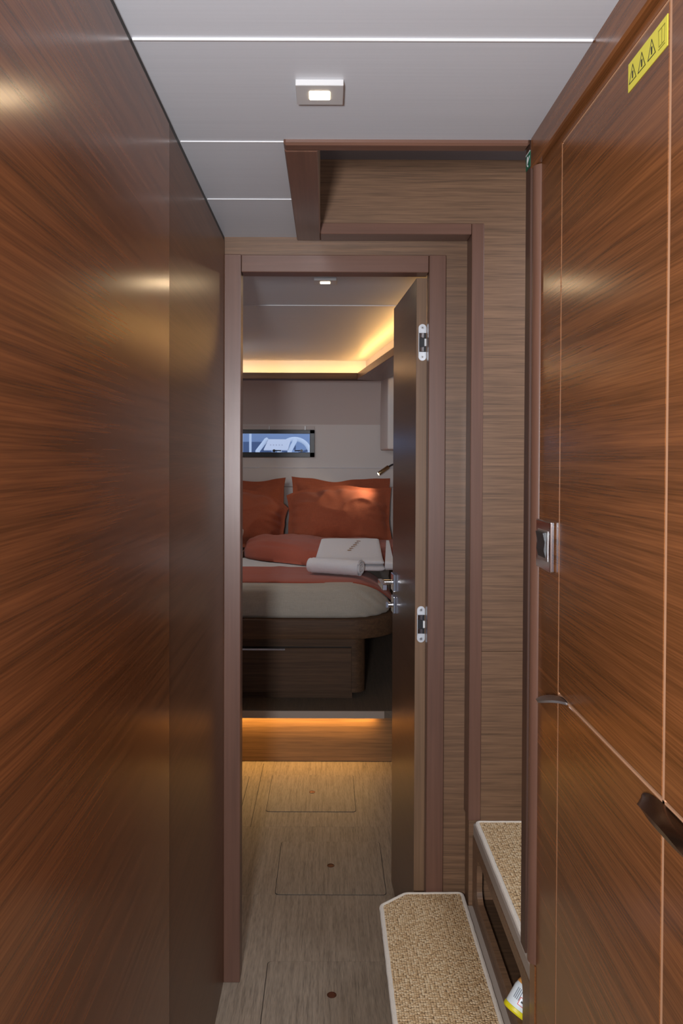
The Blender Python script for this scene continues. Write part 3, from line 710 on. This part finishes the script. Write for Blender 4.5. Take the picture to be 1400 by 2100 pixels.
put_pillow(pillow(0.62, 0.40, 0.13, 0.035, 5.1), (0.083, 5.56, 0.85), (R(-9), R(0.5), 0), 'rust pillow standing behind the front right one, only its top showing')
put_pillow(pillow(0.64, 0.38, 0.17, 0.022, 9.4, 0.14), (-0.625, 5.31, 0.845), (R(-18), R(4), 0), 'creased rust pillow at front left, its corner drooping to the gap')
put_pillow(pillow(0.62, 0.40, 0.13, 0.035, 3.2), (-0.64, 5.56, 0.85), (R(-9), 0, 0), 'rust pillow standing behind the front left creased one')

# towels on the throw
t = thing('folded_towel', (0.15, 4.35, 0.832), 'large folded white towel lying on the duvet edge at right', 'towel')
def fold(x0, x1, y0, y1, zb, hgt, seed):
    def fn(u, v):
        x = x0 + (x1 - x0) * v; a = 2 * math.pi * u
        q = lambda tt, k: math.copysign(abs(tt) ** k, tt)
        y = (y0 + y1) / 2 + (y1 - y0) / 2 * q(math.cos(a), 0.35); hh = q(math.sin(a), 0.55)
        rise = 0.075 * max(0.0, (y - 4.22) / 0.34) ** 1.1       # it climbs the folded duvet
        sk = 0.035 * (y - 4.2)
        return (x + sk * (1 - v) * 2.5, y + 0.004 * noise.noise(Vector((x * 8, seed, 0))), zb + hgt / 2 * (1 + hh * min(1, (1 - abs(2 * v - 1)) * 9 + 0.25) ** 0.5) + rise + 0.003 * noise.noise(Vector((x * 10, y * 10, seed))))
    mb = MB(); mb.grid(fn, 48, 30, wrapu=True); bmesh.ops.holes_fill(mb.bm, edges=[e for e in mb.bm.edges if e.is_boundary], sides=0); return mb
fold(-0.075, 0.292, 4.13, 4.56, 0.836, 0.036, 1).build('towel_fold', TOWEL, t, smooth='all')
fold(-0.068, 0.288, 4.125, 4.56, 0.871, 0.028, 2).build('towel_fold', TOWEL, t, smooth='all')
fold(0.298, 0.345, 4.14, 4.56, 0.836, 0.058, 3).build('towel_fold', TOWEL, t, smooth='all')
mb = MB()
for k in range(6):                                            # stitched lettering, too small to read in the photo
    y = 4.33 + 0.030 * k; z = 0.9035 + 0.075 * max(0.0, (y - 4.22) / 0.34) ** 1.1; x = 0.115 + 0.011 * k
    n = 8
    mb.tube([(x + 0.010 * math.cos(2 * math.pi * q / n), y + 0.009 * math.sin(2 * math.pi * q / n), z) for q in range(n - (k % 3))], 0.0016, 5)
mb.build('stitched_mark', mat('brown_thread', (0.32, 0.17, 0.08), 0.8), t)

t = thing('rolled_towel', (0.035, 4.065, 0.8335), 'small white towel rolled up in front of the folded one', 'towel', rot=(0, 0, R(-24)))
mb = MB()
def roll(u, v):
    sq = 1 if v > 0.05 else 0.9
    bulge = 1 + 0.04 * noise.noise(Vector((v * 6, u * 5, 1)))
    return (-0.14 + 0.28 * v, 0.046 * math.cos(2 * math.pi * u) * sq * bulge + 0.004 * math.sin(v * 4), 0.040 + 0.039 * math.sin(2 * math.pi * u) * sq + 0.002 * noise.noise(Vector((v * 9, u * 6, 3))))
mb.grid(roll, 40, 30, wrapu=True)
mb.build('roll', TOWEL, t, True, smooth='all')
def spiral(u, v):
    a = 2 * math.pi * 2.4 * u; rr = 0.047 * (0.22 + 0.74 * u)
    return (0.118 + 0.028 * v, rr * math.cos(a), 0.040 + 0.84 * rr * math.sin(a))
MB().grid(spiral, 90, 2, 0.006).build('roll_end', TOWEL, t, True, smooth='all')
MB().grid(lambda u, v: (-0.139, 0.042 * v * math.cos(2 * math.pi * u), 0.040 + 0.036 * v * math.sin(2 * math.pi * u)), 24, 3, wrapu=True).build('roll_cap', TOWEL, t, True, smooth='all')

t = thing('tray', (-0.62, 4.86, 0.826), 'tan wooden tray at the left end of the folded duvet', 'tray')
mb = MB(); mb.box(-0.72, -0.508, 4.80, 4.98, 0.8262, 0.832); mb.box(-0.72, -0.508, 4.80, 4.808, 0.832, 0.860); mb.box(-0.72, -0.508, 4.972, 4.98, 0.832, 0.860); mb.box(-0.516, -0.508, 4.808, 4.972, 0.832, 0.860); mb.box(-0.72, -0.712, 4.808, 4.972, 0.832, 0.860)
mb.build('tray_box', W_EDGE, t)
tag(fold(-0.70, -0.522, 4.815, 4.965, 0.770, 0.040, 4).build('napkin', TOWEL, origin=(-0.6, 4.9, 0.83), smooth='all'), 'white cloth lying in the tan tray on the bed', 'cloth')

# reading lamp
t = thing('reading_lamp', (0.595, 5.46, 1.40), 'small brass reading lamp on a black gooseneck over the right pillows', 'lamp')
A, B = Vector((0.336, 5.40, 1.316)), Vector((0.405, 5.42, 1.364))
mb = MB(); disc_pts = [A, A + (B - A) * 0.02, B - (B - A) * 0.03, B]
mb.tube(disc_pts, [0.0125, 0.0135, 0.0135, 0.012], 18); hd = mb.build('lamp_head', BRASS, t, smooth=True)
mb = MB(); mb.tube([A - (B - A).normalized() * 0.0005, A + (B - A).normalized() * 0.001], 0.0105, 16); mb.build('bulb_lens', LENS, hd)
mb = MB(); mb.tube([B - (B - A) * 0.1, B + Vector((0.02, 0.003, 0.012)), B + Vector((0.055, 0.01, 0.024)), B + Vector((0.12, 0.02, 0.03)), (0.588, 5.46, 1.40)], 0.0062, 10); mb.build('gooseneck', BLACKP, t, smooth=True)
mb = MB(); mb.tube([(0.582, 5.46, 1.40), (0.599, 5.46, 1.40)], 0.028, 20); mb.build('wall_mount', BRASS, t, smooth=True)
l = bpy.data.lights.new('reading_spot', 'SPOT'); l.energy = 2.4; l.color = (1.0, 0.78, 0.5); l.spot_size = R(115); l.spot_blend = 1.0; l.shadow_soft_size = 0.03
o = bpy.data.objects.new('reading_spot', l); C.objects.link(o); o.location = A - (B - A).normalized() * 0.006
o.rotation_euler = (Vector((0.12, 5.40, 1.17)) - A).to_track_quat('-Z', 'Y').to_euler()
